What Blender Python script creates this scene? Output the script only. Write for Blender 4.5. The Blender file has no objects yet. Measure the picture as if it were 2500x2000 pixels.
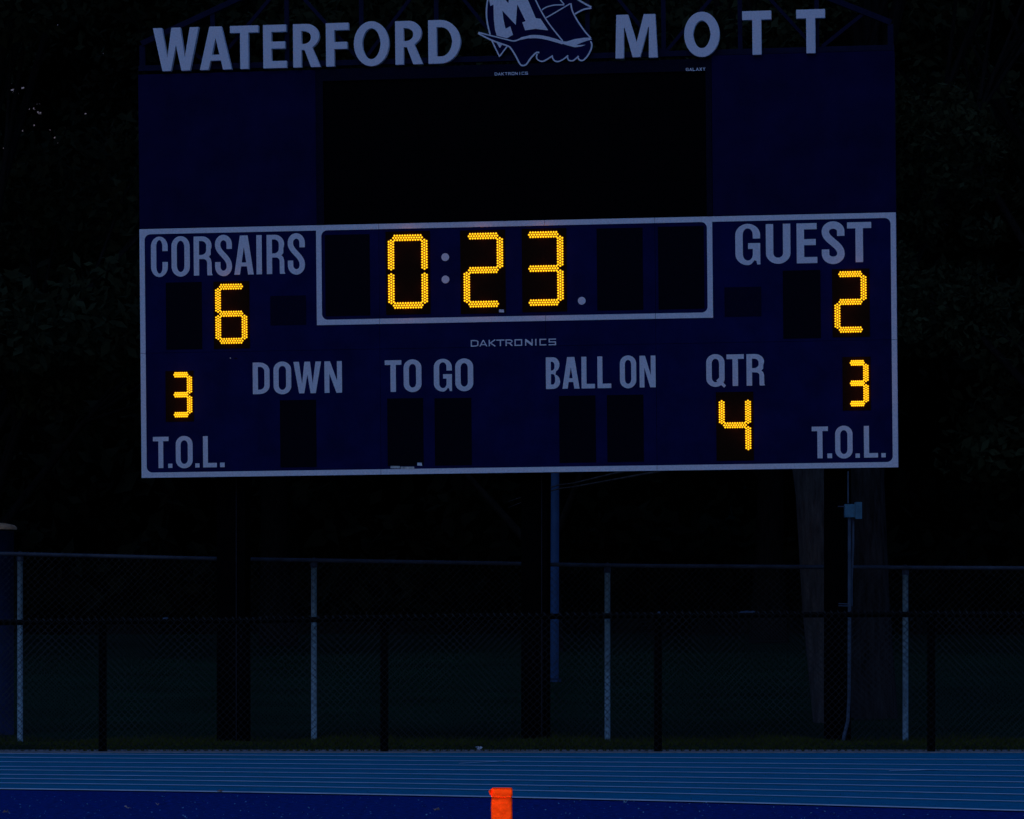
import bpy, math, random
import numpy as np
from mathutils import Vector, Matrix
from mathutils.geometry import tessellate_polygon

scn = bpy.context.scene
COL = scn.collection
rnd = random.Random(7)
nrg = np.random.default_rng(11)

# ------------------------------------------------------------------ camera
F = 9900.0          # focal length in photograph pixels (2500 wide)
CX, HY, H = 1250.0, 1490.0, 1.25
cam_d = bpy.data.cameras.new('camera')
cam = bpy.data.objects.new('camera', cam_d); COL.objects.link(cam)
cam.location = (0, 0, H); cam.rotation_euler = (math.radians(90), 0, 0)
cam_d.sensor_width = 36.0; cam_d.lens = F / 2500 * 36.0
cam_d.shift_y = (HY - 1000) / 2500
cam_d.clip_start = 0.5; cam_d.clip_end = 3000
scn.camera = cam

# ------------------------------------------------------------------ dusk light
SUN_EL, SUN_AZ = math.radians(-1.0), math.radians(200)
w = bpy.data.worlds.new('World'); scn.world = w; w.use_nodes = True
nt = w.node_tree; nt.nodes.clear()
sky = nt.nodes.new('ShaderNodeTexSky'); sky.sky_type = 'NISHITA'; sky.sun_disc = False
sky.sun_elevation = SUN_EL; sky.sun_rotation = SUN_AZ
sky.air_density = 1.0; sky.dust_density = 0.5; sky.ozone_density = 3.4
tint = nt.nodes.new('ShaderNodeMix'); tint.data_type = 'RGBA'; tint.blend_type = 'MULTIPLY'
tint.inputs[0].default_value = 1.0
tint.inputs[7].default_value = (0.93, 1.16, 1.34, 1)
bg = nt.nodes.new('ShaderNodeBackground'); bg.inputs['Strength'].default_value = 0.15
wo = nt.nodes.new('ShaderNodeOutputWorld')
nt.links.new(sky.outputs[0], tint.inputs[6]); nt.links.new(tint.outputs[2], bg.inputs['Color'])
nt.links.new(bg.outputs[0], wo.inputs[0])
sd = bpy.data.lights.new('sun', 'SUN'); sd.energy = 0.05; sd.angle = math.radians(30)
sd.color = (0.45, 0.62, 1.0)
so = bpy.data.objects.new('sun', sd); COL.objects.link(so)
so.rotation_euler = (math.radians(42), 0, math.radians(-20))
scn.view_settings.view_transform = 'Standard'; scn.view_settings.look = 'None'
scn.view_settings.gamma = 1.0; scn.view_settings.exposure = 2.3
scn.view_settings.use_curve_mapping = False
scn.render.engine = 'CYCLES'

# ------------------------------------------------------------------ helpers
def mat(name, col, rough=0.6, var=0.0, scale=8.0, bump=0.0, bscale=60.0, metal=0.0, spec=0.3, detail=4, col2=None, stretch=None):
    m = bpy.data.materials.new(name); m.use_nodes = True
    t = m.node_tree; b = t.nodes['Principled BSDF']
    b.inputs['Roughness'].default_value = rough; b.inputs['Metallic'].default_value = metal
    b.inputs['Specular IOR Level'].default_value = spec
    b.inputs['Base Color'].default_value = (*col, 1)
    tc = t.nodes.new('ShaderNodeTexCoord')
    src = tc.outputs['Object']
    if stretch:
        mp = t.nodes.new('ShaderNodeMapping'); mp.inputs['Scale'].default_value = stretch
        t.links.new(src, mp.inputs[0]); src = mp.outputs[0]
    if var or col2:
        n = t.nodes.new('ShaderNodeTexNoise'); n.inputs['Scale'].default_value = scale; n.inputs['Detail'].default_value = detail
        n.inputs['Roughness'].default_value = 0.65
        t.links.new(src, n.inputs['Vector'])
        r = t.nodes.new('ShaderNodeValToRGB')
        r.color_ramp.elements[0].position = 0.3; r.color_ramp.elements[1].position = 0.7
        lo = col2 if col2 else tuple(c * (1 - var) for c in col); hi = tuple(min(1, c * (1 + var)) for c in col)
        r.color_ramp.elements[0].color = (*lo, 1); r.color_ramp.elements[1].color = (*hi, 1)
        t.links.new(n.outputs['Fac'], r.inputs[0]); t.links.new(r.outputs[0], b.inputs['Base Color'])
    if bump:
        n2 = t.nodes.new('ShaderNodeTexNoise'); n2.inputs['Scale'].default_value = bscale; n2.inputs['Detail'].default_value = 5
        t.links.new(src, n2.inputs['Vector'])
        bp = t.nodes.new('ShaderNodeBump'); bp.inputs['Strength'].default_value = bump; bp.inputs['Distance'].default_value = 0.02
        t.links.new(n2.outputs['Fac'], bp.inputs['Height']); t.links.new(bp.outputs[0], b.inputs['Normal'])
    return m

def emat(name, col, strength):
    m = bpy.data.materials.new(name); m.use_nodes = True
    b = m.node_tree.nodes['Principled BSDF']
    b.inputs['Base Color'].default_value = (0.3, 0.15, 0.01, 1); b.inputs['Roughness'].default_value = 0.4
    b.inputs['Emission Color'].default_value = (*col, 1); b.inputs['Emission Strength'].default_value = strength
    return m

M = {}
M['navy'] = mat('navy_paint', (0.007, 0.006, 0.042), 0.75, 0.3, 2.2, spec=0.03, detail=8)
M['navy_low'] = mat('navy_scoreboard_paint', (0.006, 0.008, 0.060), 0.75, 0.3, 2.6, spec=0.03, detail=8)
M['white'] = mat('white_lettering', (0.80, 0.79, 0.79), 0.8, 0.13, 60, spec=0.1, detail=8)
M['tape'] = mat('old_tape', (0.62, 0.60, 0.52), 0.8, 0.35, 40)
M['face'] = mat('glow_tinted_digit_face', (0.016, 0.007, 0.0035), 0.8, 0.2, 50, spec=0.02)  # face behind lit digits, their amber glow partly put into the colour
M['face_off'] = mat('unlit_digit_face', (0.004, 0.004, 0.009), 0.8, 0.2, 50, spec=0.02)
M['face_poss'] = mat('possession_face', (0.005, 0.005, 0.020), 0.8, 0.2, 50, spec=0.02)
M['screen'] = mat('black_screen', (0.0022, 0.0022, 0.003), 0.9, 0.2, 40, spec=0.01)
M['screen_frame'] = mat('dark_frame', (0.005, 0.005, 0.016), 0.8, 0.2, 30, spec=0.03)
M['truss'] = mat('truss_paint', (0.0045, 0.006, 0.026), 0.7, 0.25, 20, spec=0.1)
M['beam'] = mat('black_steel', (0.0022, 0.002, 0.0022), 0.85, 0.3, 10, spec=0.01)
M['conduit_dark'] = mat('dark_conduit', (0.022, 0.022, 0.026), 0.7, 0.3, 10, spec=0.05)
M['galv'] = mat('galvanised_steel', (0.31, 0.44, 0.46), 0.55, 0.35, 9, 0.2, 40, spec=0.3, stretch=(1, 1, 0.5))
M['rail'] = mat('dull_galvanised', (0.046, 0.054, 0.068), 0.7, 0.35, 6, spec=0.2)
M['wire'] = mat('weathered_wire', (0.028, 0.03, 0.028), 0.6, 0.4, 3, spec=0.2)
M['blackfence'] = mat('black_vinyl', (0.0025, 0.0025, 0.0022), 0.8, 0.3, 8, spec=0.02)
M['wire_dark'] = mat('worn_dark_wire', (0.024, 0.024, 0.022), 0.6, 0.4, 3, spec=0.2)
M['track'] = mat('track_rubber', (0.002, 0.22, 0.36), 0.95, 0.2, 7, 0.5, 160, spec=0.05, detail=10)
M['line'] = mat('worn_line_paint', (0.80, 0.82, 0.82), 0.9, 0.5, 2.2, spec=0.1, detail=10, col2=(0.35, 0.58, 0.68), stretch=(1, 4, 1))
M['line_near'] = mat('edge_line_paint', (0.80, 0.82, 0.82), 0.9, 0.25, 4, spec=0.1, detail=10)
M['turf'] = mat('navy_turf', (0.001, 0.034, 0.23), 0.95, 0.7, 22, 0.8, 90, spec=0.05, detail=10)
M['concrete'] = mat('concrete', (0.26, 0.25, 0.24), 0.9, 0.4, 10, 0.4, 60)
M['lawn'] = mat('lawn', (0.008, 0.032, 0.017), 1.0, 0.4, 0.45, 1.0, 30, spec=0.0, detail=12)
M['blade'] = mat('grass_blades', (0.055, 0.062, 0.012), 0.9, 0.4, 5, spec=0.05)
M['bark'] = mat('bark', (0.068, 0.057, 0.052), 1.0, 0.5, 6, 0.9, 12, spec=0.0, stretch=(3, 3, 0.5), detail=8)
M['bark_mid'] = mat('grey_bark', (0.030, 0.026, 0.025), 1.0, 0.6, 6, 0.9, 12, spec=0.0, stretch=(3, 3, 0.5), detail=8)
M['bark_far'] = mat('dark_bark', (0.012, 0.011, 0.010), 1.0, 0.5, 6, 0.9, 12, spec=0.0, stretch=(3, 3, 0.5), detail=8)
M['leaf'] = mat('foliage', (0.020, 0.026, 0.012), 0.9, 0.45, 1.2, spec=0.03)
M['leaf_pale'] = mat('paler_foliage', (0.028, 0.034, 0.015), 0.9, 0.4, 1.2, spec=0.03)
M['leaf_far'] = mat('far_foliage', (0.010, 0.012, 0.007), 0.95, 0.5, 0.5, spec=0.02)
M['pole'] = mat('blue_pole_paint', (0.017, 0.055, 0.125), 0.6, 0.2, 5, spec=0.2)
M['box'] = mat('box_paint', (0.055, 0.16, 0.21), 0.6, 0.25, 12, spec=0.3)
M['conduit'] = mat('conduit', (0.05, 0.075, 0.105), 0.6, 0.3, 8, spec=0.3)
M['pad'] = mat('blue_padding', (0.010, 0.026, 0.075), 0.7, 0.3, 6, spec=0.1)
M['cap'] = mat('weathered_cap', (0.38, 0.22, 0.11), 0.9, 0.4, 12, 0.6, 30)
M['dry'] = mat('dry_leaf', (0.55, 0.36, 0.26), 0.9, 0.35, 60)
M['speck'] = mat('pale_specks', (0.30, 0.52, 0.60), 0.9, 0.5, 9)
M['led'] = emat('amber_led', (1.0, 0.48, 0.001), 0.26)

M['led_halo'] = emat('amber_led_halo', (1.0, 0.24, 0.0), 0.085)  # dim glowing ring added around each LED to imitate its halo
M['led_core'] = emat('amber_led_core', (1.0, 0.65, 0.003), 0.36)

def fluo_boosted():
    # fluorescent vinyl: orange pushed past full reflectance, its glow put into the diffuse colour
    m = bpy.data.materials.new('glow_boosted_orange_vinyl'); m.use_nodes = True
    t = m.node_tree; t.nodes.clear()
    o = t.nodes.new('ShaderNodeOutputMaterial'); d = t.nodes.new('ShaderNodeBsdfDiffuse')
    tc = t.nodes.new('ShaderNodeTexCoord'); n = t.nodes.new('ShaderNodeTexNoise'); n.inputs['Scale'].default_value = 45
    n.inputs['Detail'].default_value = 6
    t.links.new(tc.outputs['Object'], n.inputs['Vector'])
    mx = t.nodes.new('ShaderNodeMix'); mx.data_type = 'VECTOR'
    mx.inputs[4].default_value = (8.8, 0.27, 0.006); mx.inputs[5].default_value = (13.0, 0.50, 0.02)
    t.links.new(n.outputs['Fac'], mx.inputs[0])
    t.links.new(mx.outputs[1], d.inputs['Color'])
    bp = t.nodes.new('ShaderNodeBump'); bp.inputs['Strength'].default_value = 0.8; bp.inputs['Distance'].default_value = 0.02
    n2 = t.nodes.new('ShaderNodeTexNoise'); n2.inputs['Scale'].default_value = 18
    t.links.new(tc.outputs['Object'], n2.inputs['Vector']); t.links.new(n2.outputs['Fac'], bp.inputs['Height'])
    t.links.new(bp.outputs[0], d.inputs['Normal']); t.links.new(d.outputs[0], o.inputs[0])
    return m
M['fluo_boosted'] = fluo_boosted()

class MB:
    """collects faces and links them as one mesh object"""
    def __init__(s): s.v = []; s.f = []
    def add(s, v, f):
        o = len(s.v); s.v += [tuple(p) for p in v]; s.f += [tuple(i + o for i in q) for q in f]; return s
    def box(s, x0, x1, y0, y1, z0, z1, bev=0.0):
        if bev <= 0:
            v = [(x, y, z) for x in (x0, x1) for y in (y0, y1) for z in (z0, z1)]
            return s.add(v, [(0, 1, 3, 2), (4, 6, 7, 5), (0, 4, 5, 1), (2, 3, 7, 6), (0, 2, 6, 4), (1, 5, 7, 3)])
        b = bev; ring = [(x0 + b, z0), (x1 - b, z0), (x1, z0 + b), (x1, z1 - b), (x1 - b, z1), (x0 + b, z1), (x0, z1 - b), (x0, z0 + b)]
        v = [(x, y, z) for y in (y0, y1) for x, z in ring]
        return s.add(v, [tuple(range(7, -1, -1))[::-1], tuple(range(15, 7, -1))] + [(i, i + 8, (i + 1) % 8 + 8, (i + 1) % 8) for i in range(8)])
    def tube(s, pts, rad, n=8, cap=True):
        pts = [Vector(p) for p in pts]; rr = rad if isinstance(rad, (list, tuple)) else [rad] * len(pts)
        v = []; f = []
        for i, p in enumerate(pts):
            d = (pts[min(i + 1, len(pts) - 1)] - pts[max(i - 1, 0)]).normalized()
            a = Vector((0, 1, 0)) if abs(d.y) < 0.9 else Vector((1, 0, 0))
            e1 = d.cross(a).normalized(); e2 = d.cross(e1)
            for k in range(n):
                t = 2 * math.pi * k / n
                v.append(p + rr[i] * (math.cos(t) * e1 + math.sin(t) * e2))
        for i in range(len(pts) - 1):
            for k in range(n):
                f.append((i * n + k, i * n + (k + 1) % n, (i + 1) * n + (k + 1) % n, (i + 1) * n + k))
        if cap: f.append(tuple(range(n))); f.append(tuple(range(len(pts) * n - 1, (len(pts) - 1) * n - 1, -1)))
        return s.add(v, f)
    def prism(s, contours, y0, y1):
        """contours in x,z, front at y0"""
        vs = [[Vector((x, z, 0)) for x, z in c] for c in contours]
        tris = tessellate_polygon(vs)
        flat = [(p.x, p.y) for c in vs for p in c]; N = len(flat)
        v = [(x, y0, z) for x, z in flat] + [(x, y1, z) for x, z in flat]
        f = [tuple(t) for t in tris] + [tuple(i + N for i in t[::-1]) for t in tris]
        o = 0
        for c in contours:
            n = len(c)
            for i in range(n): f.append((o + i, o + (i + 1) % n, o + (i + 1) % n + N, o + i + N))
            o += n
        return s.add(v, f)
    def build(s, name, m, parent=None, smooth=False, base=(0, 0, 0)):
        me = bpy.data.meshes.new(name)
        bx, by, bz = base
        me.from_pydata([(x - bx, y - by, z - bz) for x, y, z in s.v], [], s.f); me.update()
        if smooth: me.polygons.foreach_set('use_smooth', [True] * len(me.polygons))
        me.materials.append(m)
        o = bpy.data.objects.new(name, me); COL.objects.link(o)
        if parent: o.parent = parent
        return o

def tag(o, label=None, cat=None, group=None, kind=None):
    if label: o['label'] = label
    if cat: o['category'] = cat
    if group: o['group'] = group
    if kind: o['kind'] = kind
    return o
def thing(name, label, cat, mw=None, loc=None, group=None):
    o = bpy.data.objects.new(name, None); COL.objects.link(o); o.empty_display_size = 0.2
    if mw is not None: o.matrix_world = mw
    elif loc is not None: o.location = loc
    return tag(o, label, cat, group)

def at(px, py, d): return Vector(((px - CX) / F * d, d, H + (HY - py) / F * d))
def ground_pt(px, py, z=0.0):
    d = (H - z) * F / (py - HY); return Vector(((px - CX) / F * d, d, z))

# ------------------------------------------------------------------ terrain
def gz(d):
    ks = [(0, 0), (36.2, 0), (38.5, 0.0), (39.4, -0.22), (41, -0.17), (42, -0.115), (90, 0.72), (108, 0.8), (122, 11.0), (160, 12.0), (2000, 12.0)]
    for (a, za), (b, zb) in zip(ks, ks[1:]):
        if d <= b: return za + (zb - za) * (d - a) / (b - a)
    return 12.0

def sheet(name, ys, zf, m, xw, kind='structure', nx=8, y_of=None):
    mb = MB(); xs = np.linspace(-xw, xw, nx)
    v = [(x, y, zf(y)) for y in ys for x in xs]
    f = [(j * nx + i, j * nx + i + 1, (j + 1) * nx + i + 1, (j + 1) * nx + i) for j in range(len(ys) - 1) for i in range(nx - 1)]
    mb.add(v, f); return tag(mb.build(name, m), kind=kind)

# track and turf edges as ground curves (left, middle, right in the photograph)
lanes_px = [(1842, 1849.8, 1857), (1851, 1861, 1871), (1862, 1871.5, 1884), (1873.5, 1883, 1897.5), (1882, 1894.5, 1912),
            (1893, 1907, 1926), (1903, 1919, 1942), (1914, 1932, 1959.5), (1928, 1949, 1982)]
def lane_curve(k):
    P = [ground_pt(x, y) for x, y in zip((0, 1250, 2500), lanes_px[k])]
    c = np.polyfit([p.x for p in P], [p.y for p in P], 2)
    s0 = 2 * c[0] * P[0].x + c[1]; s2 = 2 * c[0] * P[2].x + c[1]
    def fn(x):
        if x < P[0].x: return P[0].y + s0 * (x - P[0].x)
        if x > P[2].x: return P[2].y + s2 * (x - P[2].x) * (1 if abs(s2) < 0.3 else 0.3 / abs(s2))
        return np.polyval(c, x)
    return fn
LC = [lane_curve(k) for k in range(9)]
XS = list(np.linspace(-30, -6, 7)) + list(np.linspace(-5.5, 5.5, 45)) + list(np.linspace(6, 30, 7))
def strip(name, f0, f1, z, m, kind=None, parent=None):
    v = []; f = []
    for x in XS: v += [(x, f0(x), z), (x, f1(x), z)]
    for i in range(len(XS) - 1): f.append((2 * i, 2 * i + 2, 2 * i + 3, 2 * i + 1))
    o = MB().add(v, f).build(name, m, parent)
    if kind: tag(o, kind=kind)
    return o

# subsoil / lawn sheet out to the horizon
ys = [-400, -50, 0, 20, 36.2, 37.5, 38.5, 38.9, 39.4, 41, 42] + list(range(46, 92, 4)) + [108, 112, 117, 122, 140, 160, 500, 1500]
sheet('lawn', ys, lambda d: gz(d) - (0.012 if d < 36.3 else 0), M['lawn'], 900, nx=12)
turf = MB()
v = []; f = []
for x in XS: v += [(x, -20, 0.0), (x, LC[8](x) - 0.02, 0.0)]
for i in range(len(XS) - 1): f.append((2 * i, 2 * i + 2, 2 * i + 3, 2 * i + 1))
tag(turf.add(v, f).build('turf_field', M['turf']), kind='structure')
FENCE_D = 35.56
track = strip('running_track', lambda x: LC[8](x) - 0.02, lambda x: 35.38, 0.004, M['track'], 'structure')
for k in range(9):
    wdt = 0.15 if k == 8 else 0.10
    ad = LC[k]
    lo = strip('lane_line', (lambda x, ad=ad, wdt=wdt: ad(x) - wdt / 2), (lambda x, ad=ad, wdt=wdt: ad(x) + wdt / 2), 0.008,
               M['line_near'] if k == 8 else M['line'], None, track)
for (ax, ay, bx_, by_) in ((1120, 1867, 1245, 1861), (2170, 1885.6, 2290, 1882.2)):
    A, B = ground_pt(ax, ay), ground_pt(bx_, by_)
    MB().add([(A.x, A.y - .03, .012), (B.x, B.y - .03, .012), (B.x, B.y + .03, .012), (A.x, A.y + .03, .012)], [(0, 1, 2, 3)]).build('stagger_line', M['line'], track)
tag(MB().box(-30, 30, 35.40, 36.0, -0.1, 0.012).build('concrete_strip', M['concrete']), kind='structure')

# ------------------------------------------------------------------ grass blades on the bank by the fences
def blades(n, xr, yr, hr, zf, wd=0.006):
    X = nrg.uniform(*xr, n); Y = nrg.uniform(*yr, n); Hh = nrg.uniform(*hr, n) * (0.6 + 0.5 * np.sin(X * 3.1) * np.sin(X * 1.3 + 1) ** 2)
    a = nrg.uniform(0, math.pi, n); lx = nrg.normal(0, .35, n) * Hh; ly = nrg.normal(0, .35, n) * Hh
    Z = np.array([zf(y) for y in Y])
    dx, dy = np.cos(a) * wd, np.sin(a) * wd
    V = np.stack([np.stack([X - dx, Y - dy, Z], 1), np.stack([X + dx, Y + dy, Z], 1), np.stack([X + lx, Y + ly, Z + Hh], 1)], 1).reshape(-1, 3)
    return V
def np_mesh(name, V, k, m, parent=None):
    n = len(V) // k; me = bpy.data.meshes.new(name)
    me.vertices.add(len(V)); me.vertices.foreach_set('co', V.astype(np.float32).ravel())
    me.loops.add(len(V)); me.loops.foreach_set('vertex_index', np.arange(len(V), dtype=np.int32))
    me.polygons.add(n); me.polygons.foreach_set('loop_start', np.arange(0, len(V), k, dtype=np.int32))
    me.update(calc_edges=True); me.materials.append(m)
    o = bpy.data.objects.new(name, me); COL.objects.link(o)
    if parent: o.parent = parent
    return o
def tufts():
    out = []
    for x in np.arange(-7, 7, .0625):
        k = int(nrg.integers(2, 7) + (6 if x < -.5 else 0) * (nrg.random() < .6)); out.append(blades(k, (x - .014, x + .014), (35.60, 35.72), (.02, .05), lambda y: .012, .006))
    return np.concatenate(out)
gv = np.concatenate([tufts(), blades(26000, (-7, 7), (37.6, 38.9), (.02, .075), gz), blades(14000, (-7, 7), (36.05, 37.6), (.01, .035), gz),
                     blades(9000, (-7, 7), (41.4, 42.6), (.04, .12), gz)])
tag(np_mesh('grass', gv, 3, M['blade']), 'short rough grass on the bank between the two fences', 'grass', kind='stuff')
gv = blades(42000, (-12, 12), (43, 75), (.02, .07), gz, 0.012)
tag(np_mesh('grass', gv, 3, M['lawn']), 'dark mown lawn behind the grey fence, running back to the woods', 'grass', kind='stuff')

# ------------------------------------------------------------------ board frame of reference
BL = at(346, 1167, 40.8); BR = at(2193, 1141, 39.8)
U = (BR - BL).normalized(); Nf = Vector((0, 0, 1)).cross(U).normalized(); Vv = U.cross(Nf).normalized()
BM = Matrix(((U.x, Nf.x, Vv.x, BL.x), (U.y, Nf.y, Vv.y, BL.y), (U.z, Nf.z, Vv.z, BL.z), (0, 0, 0, 1)))
BI = BM.inverted()
def loc(px, py):
    r = Vector(((px - CX) / F, 1, (HY - py) / F)); o = Vector((0, 0, H))
    t = (BL - o).dot(Nf) / r.dot(Nf); p = BI @ (o + r * t); return p.x, p.z
def brd(name, label, cat, x, z, group=None, y=0):
    return thing(name, label, cat, mw=BM @ Matrix.Translation((x, y, z)), group=group), (x, y, z)
def zl(org, s): return lambda zx, zy: loc(org[0] + zx / s, org[1] + zy / s)
def rect(zf, x0, x1, y0, y1):
    """axis-aligned board rectangle from its picture box"""
    xm = (x0 + x1) / 2; ym = (y0 + y1) / 2
    return zf(x0, ym)[0], zf(x1, ym)[0], zf(xm, y1)[1], zf(xm, y0)[1]
PX = lambda a, b: loc(a, b)

# ------------------------------------------------------------------ glyphs
def arc(cx, cy, rx, ry, a0, a1, n=10):
    return [(cx + rx * math.cos(math.radians(a0 + (a1 - a0) * i / n)), cy + ry * math.sin(math.radians(a0 + (a1 - a0) * i / n))) for i in range(n + 1)]
def rr(x0, y0, x1, y1, bl=None, br=None, tr=None, tl=None):
    p = []
    p += arc(x1 - br[0], y0 + br[1], *br, -90, 0) if br else [(x1, y0)]
    p += arc(x1 - tr[0], y1 - tr[1], *tr, 0, 90) if tr else [(x1, y1)]
    p += arc(x0 + tl[0], y1 - tl[1], *tl, 90, 180) if tl else [(x0, y1)]
    p += arc(x0 + bl[0], y0 + bl[1], *bl, 180, 270) if bl else [(x0, y0)]
    return p
def ribbon(pts, wd):
    L = []; R = []
    for i, p in enumerate(pts):
        a = pts[max(i - 1, 0)]; b = pts[min(i + 1, len(pts) - 1)]
        dx, dy = b[0] - a[0], b[1] - a[1]; l = math.hypot(dx, dy) or 1
        ww = wd[i] if isinstance(wd, (list, tuple)) else wd
        L.append((p[0] - dy / l * ww / 2, p[1] + dx / l * ww / 2)); R.append((p[0] + dy / l * ww / 2, p[1] - dx / l * ww / 2))
    return L + R[::-1]
def bez(p0, p1, p2, p3, n=14):
    o = []
    for i in range(n + 1):
        t = i / n; a = (1 - t) ** 3; b = 3 * t * (1 - t) ** 2; c = 3 * t * t * (1 - t); d = t ** 3
        o.append((a * p0[0] + b * p1[0] + c * p2[0] + d * p3[0], a * p0[1] + b * p1[1] + c * p2[1] + d * p3[1]))
    return o
def glyph(c, W, Hh, s, b, ry=0.25, wide=False):
    """list of groups; each group = [outer, holes...]"""
    if wide and ry == .22:
        if c == 'S':
            h = b / 2; return [[[(0, 0), (W, 0), (W, .5 * Hh + h), (s, .5 * Hh + h), (s, Hh - b), (W, Hh - b), (W, Hh), (0, Hh), (0, .5 * Hh - h), (W - s, .5 * Hh - h), (W - s, b), (0, b)]]]
        if c == 'C': return [[[(0, 0), (W, 0), (W, b), (s, b), (s, Hh - b), (W, Hh - b), (W, Hh), (0, Hh)]]]
        if c == 'O': return [[[(0, 0), (W, 0), (W, Hh), (0, Hh)], [(s, b), (W - s, b), (W - s, Hh - b), (s, Hh - b)]]]
    R = ry * Hh; ri = max(R - b * 0.75, 0.02 * Hh)
    rx = W / 2; rxi = (W - 2 * s) / 2
    if c == 'I': return [[[(0, 0), (W, 0), (W, Hh), (0, Hh)]]]
    if c == '.': return [[[(0, 0), (W, 0), (W, W * .98), (0, W * .98)]]]
    if c in 'OQ':
        g = [[rr(0, 0, W if c == 'O' else W * .93, Hh, *[(rx if c == 'O' else rx * .93, R)] * 4),
              rr(s, b, (W if c == 'O' else W * .93) - s, Hh - b, *[((rxi if c == 'O' else rxi - W * .035), ri)] * 4)]]
        if c == 'Q': g.append([[(W * .5, .19 * Hh), (W * .64, .27 * Hh), (W, .035 * Hh), (W * .90, -.03 * Hh)]])
        return g
    if c == 'D':
        return [[rr(0, 0, W, Hh, None, (W * .62, R * 1.05), (W * .62, R * 1.05), None),
                 rr(s, b, W - s, Hh - b, None, ((W - 2 * s) * .7, ri), ((W - 2 * s) * .7, ri), None)]]
    if c == 'U':
        o = [(0, Hh)] + arc(rx, R, rx, R, 180, 360, 20) + [(W, Hh), (W - s, Hh)] + arc(rx, R, rxi, R - b, 0, -180, 20) + [(s, Hh)]
        return [[o]]
    if c in 'CG':
        yt, yb = (.64 if not wide else .70) * Hh, (.37 if not wide else .30) * Hh
        o = [(W, yt)] + arc(rx, Hh - R, rx, R, 0, 180, 18) + arc(rx, R, rx, R, 180, 270, 9)
        if c == 'C':
            o += arc(rx, R, rx, R, 270, 360, 9) + [(W, yb), (W - s, yb)]
        else:
            o += arc(rx, R, rx * .62, R, 270, 325, 6) + [(W * .84, .10 * Hh), (W * .875, .012 * Hh), (W, .012 * Hh), (W, .53 * Hh), (W * .51, .53 * Hh), (W * .51, .53 * Hh - b * .95), (W - s, .53 * Hh - b * .95)]
        o += arc(rx, R, rxi, ri, 0, -180, 18) + arc(rx, Hh - R, rxi, ri, 180, 0, 18) + [(W - s, yt)]
        return [[o]]
    if c == 'S':
        h = s / 2; yT = .775 * Hh; yB = .225 * Hh; ax = W / 2 - h
        p = [(W - h, .66 * Hh)] + arc(W / 2, yT, ax, Hh - b / 2 - yT, 0, 180, 16)
        p += bez((h, yT - .01 * Hh), (h, .56 * Hh), (W - h, .46 * Hh), (W - h, yB + .01 * Hh), 16)
        p += arc(W / 2, yB, ax, yB - b / 2, 0, -180, 16) + [(h, .34 * Hh)]
        return [[ribbon(p, s)]]
    if c == 'T': return [[[(0, Hh), (0, Hh - b), ((W - s) / 2, Hh - b), ((W - s) / 2, 0), ((W + s) / 2, 0), ((W + s) / 2, Hh - b), (W, Hh - b), (W, Hh)]]]
    if c == 'L': return [[[(0, 0), (W, 0), (W, b), (s, b), (s, Hh), (0, Hh)]]]
    if c == 'E': return [[[(0, 0), (W, 0), (W, b), (s, b), (s, .45 * Hh), (W * .93, .45 * Hh), (W * .93, .45 * Hh + b), (s, .45 * Hh + b), (s, Hh - b), (W * .98, Hh - b), (W * .98, Hh), (0, Hh)]]]
    if c == 'F': return [[[(0, 0), (s, 0), (s, .40 * Hh), (W * .93, .40 * Hh), (W * .93, .40 * Hh + b), (s, .40 * Hh + b), (s, Hh - b), (W, Hh - b), (W, Hh), (0, Hh)]]]
    if c == 'N':
        a = s * 1.1; yy = .36 * Hh
        return [[[(0, 0), (s * .95, 0), (s * .95, Hh - yy - .02 * Hh), (W - a, 0), (W, 0), (W, Hh), (W - s * .95, Hh), (W - s * .95, yy + .02 * Hh), (a, Hh), (0, Hh)]]]
    if c == 'M':
        return [[[(0, 0), (.03 * W, Hh), (.31 * W, Hh), (.505 * W, .36 * Hh), (.68 * W, Hh), (.95 * W, Hh), (W, 0), (W - s, 0), (.80 * W, .70 * Hh), (.78 * W, .70 * Hh), (.585 * W, .02 * Hh), (.405 * W, .02 * Hh), (.225 * W, .70 * Hh), (.205 * W, .70 * Hh), (s * .95, 0)]]]
    if c == 'W':
        a = s * 1.08; k = s * .55
        return [[[(0, Hh), (a, Hh), (.31 * W, .30 * Hh), (.5 * W - k, Hh), (.5 * W + k, Hh), (.69 * W, .30 * Hh), (W - a, Hh), (W, Hh), (.80 * W, 0), (.615 * W, 0), (.5 * W, .60 * Hh), (.385 * W, 0), (.20 * W, 0)]]]
    if c == 'A':
        tw = s * (1.45 if not wide else .9); cl = (W - tw) / 2; k = cl / Hh; q = s * 1.05; cb = .21 * Hh; ct = cb + b * .85
        ya = min((W / 2 - q) / k, Hh - b * .6); hw = max(W / 2 - q - k * ya, 0.0005)
        return [[[(0, 0), (cl, Hh), (W - cl, Hh), (W, 0), (W - q, 0), (W - q - k * cb, cb), (q + k * cb, cb), (q, 0)],
                 [(q + k * ct, ct), (W / 2 - hw, ya), (W / 2 + hw, ya), (W - q - k * ct, ct)]]]
    if c == 'B':
        r1 = (W * .5, .17 * Hh)
        o = [(0, 0)] + arc(W - r1[0], .235 * Hh, r1[0], .235 * Hh, -90, 70, 14) + arc(W * .96 - r1[0] * .9, .765 * Hh, r1[0] * .9, .235 * Hh, -62, 90, 14) + [(0, Hh)]
        return [[o, rr(s, b, W - s, .47 * Hh, None, ((W - 2 * s) * .6, .12 * Hh), ((W - 2 * s) * .6, .12 * Hh), None),
                 rr(s, .47 * Hh + b * .8, W * .96 - s, Hh - b, None, ((W - 2 * s) * .6, .11 * Hh), ((W - 2 * s) * .6, .11 * Hh), None)]]
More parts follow.
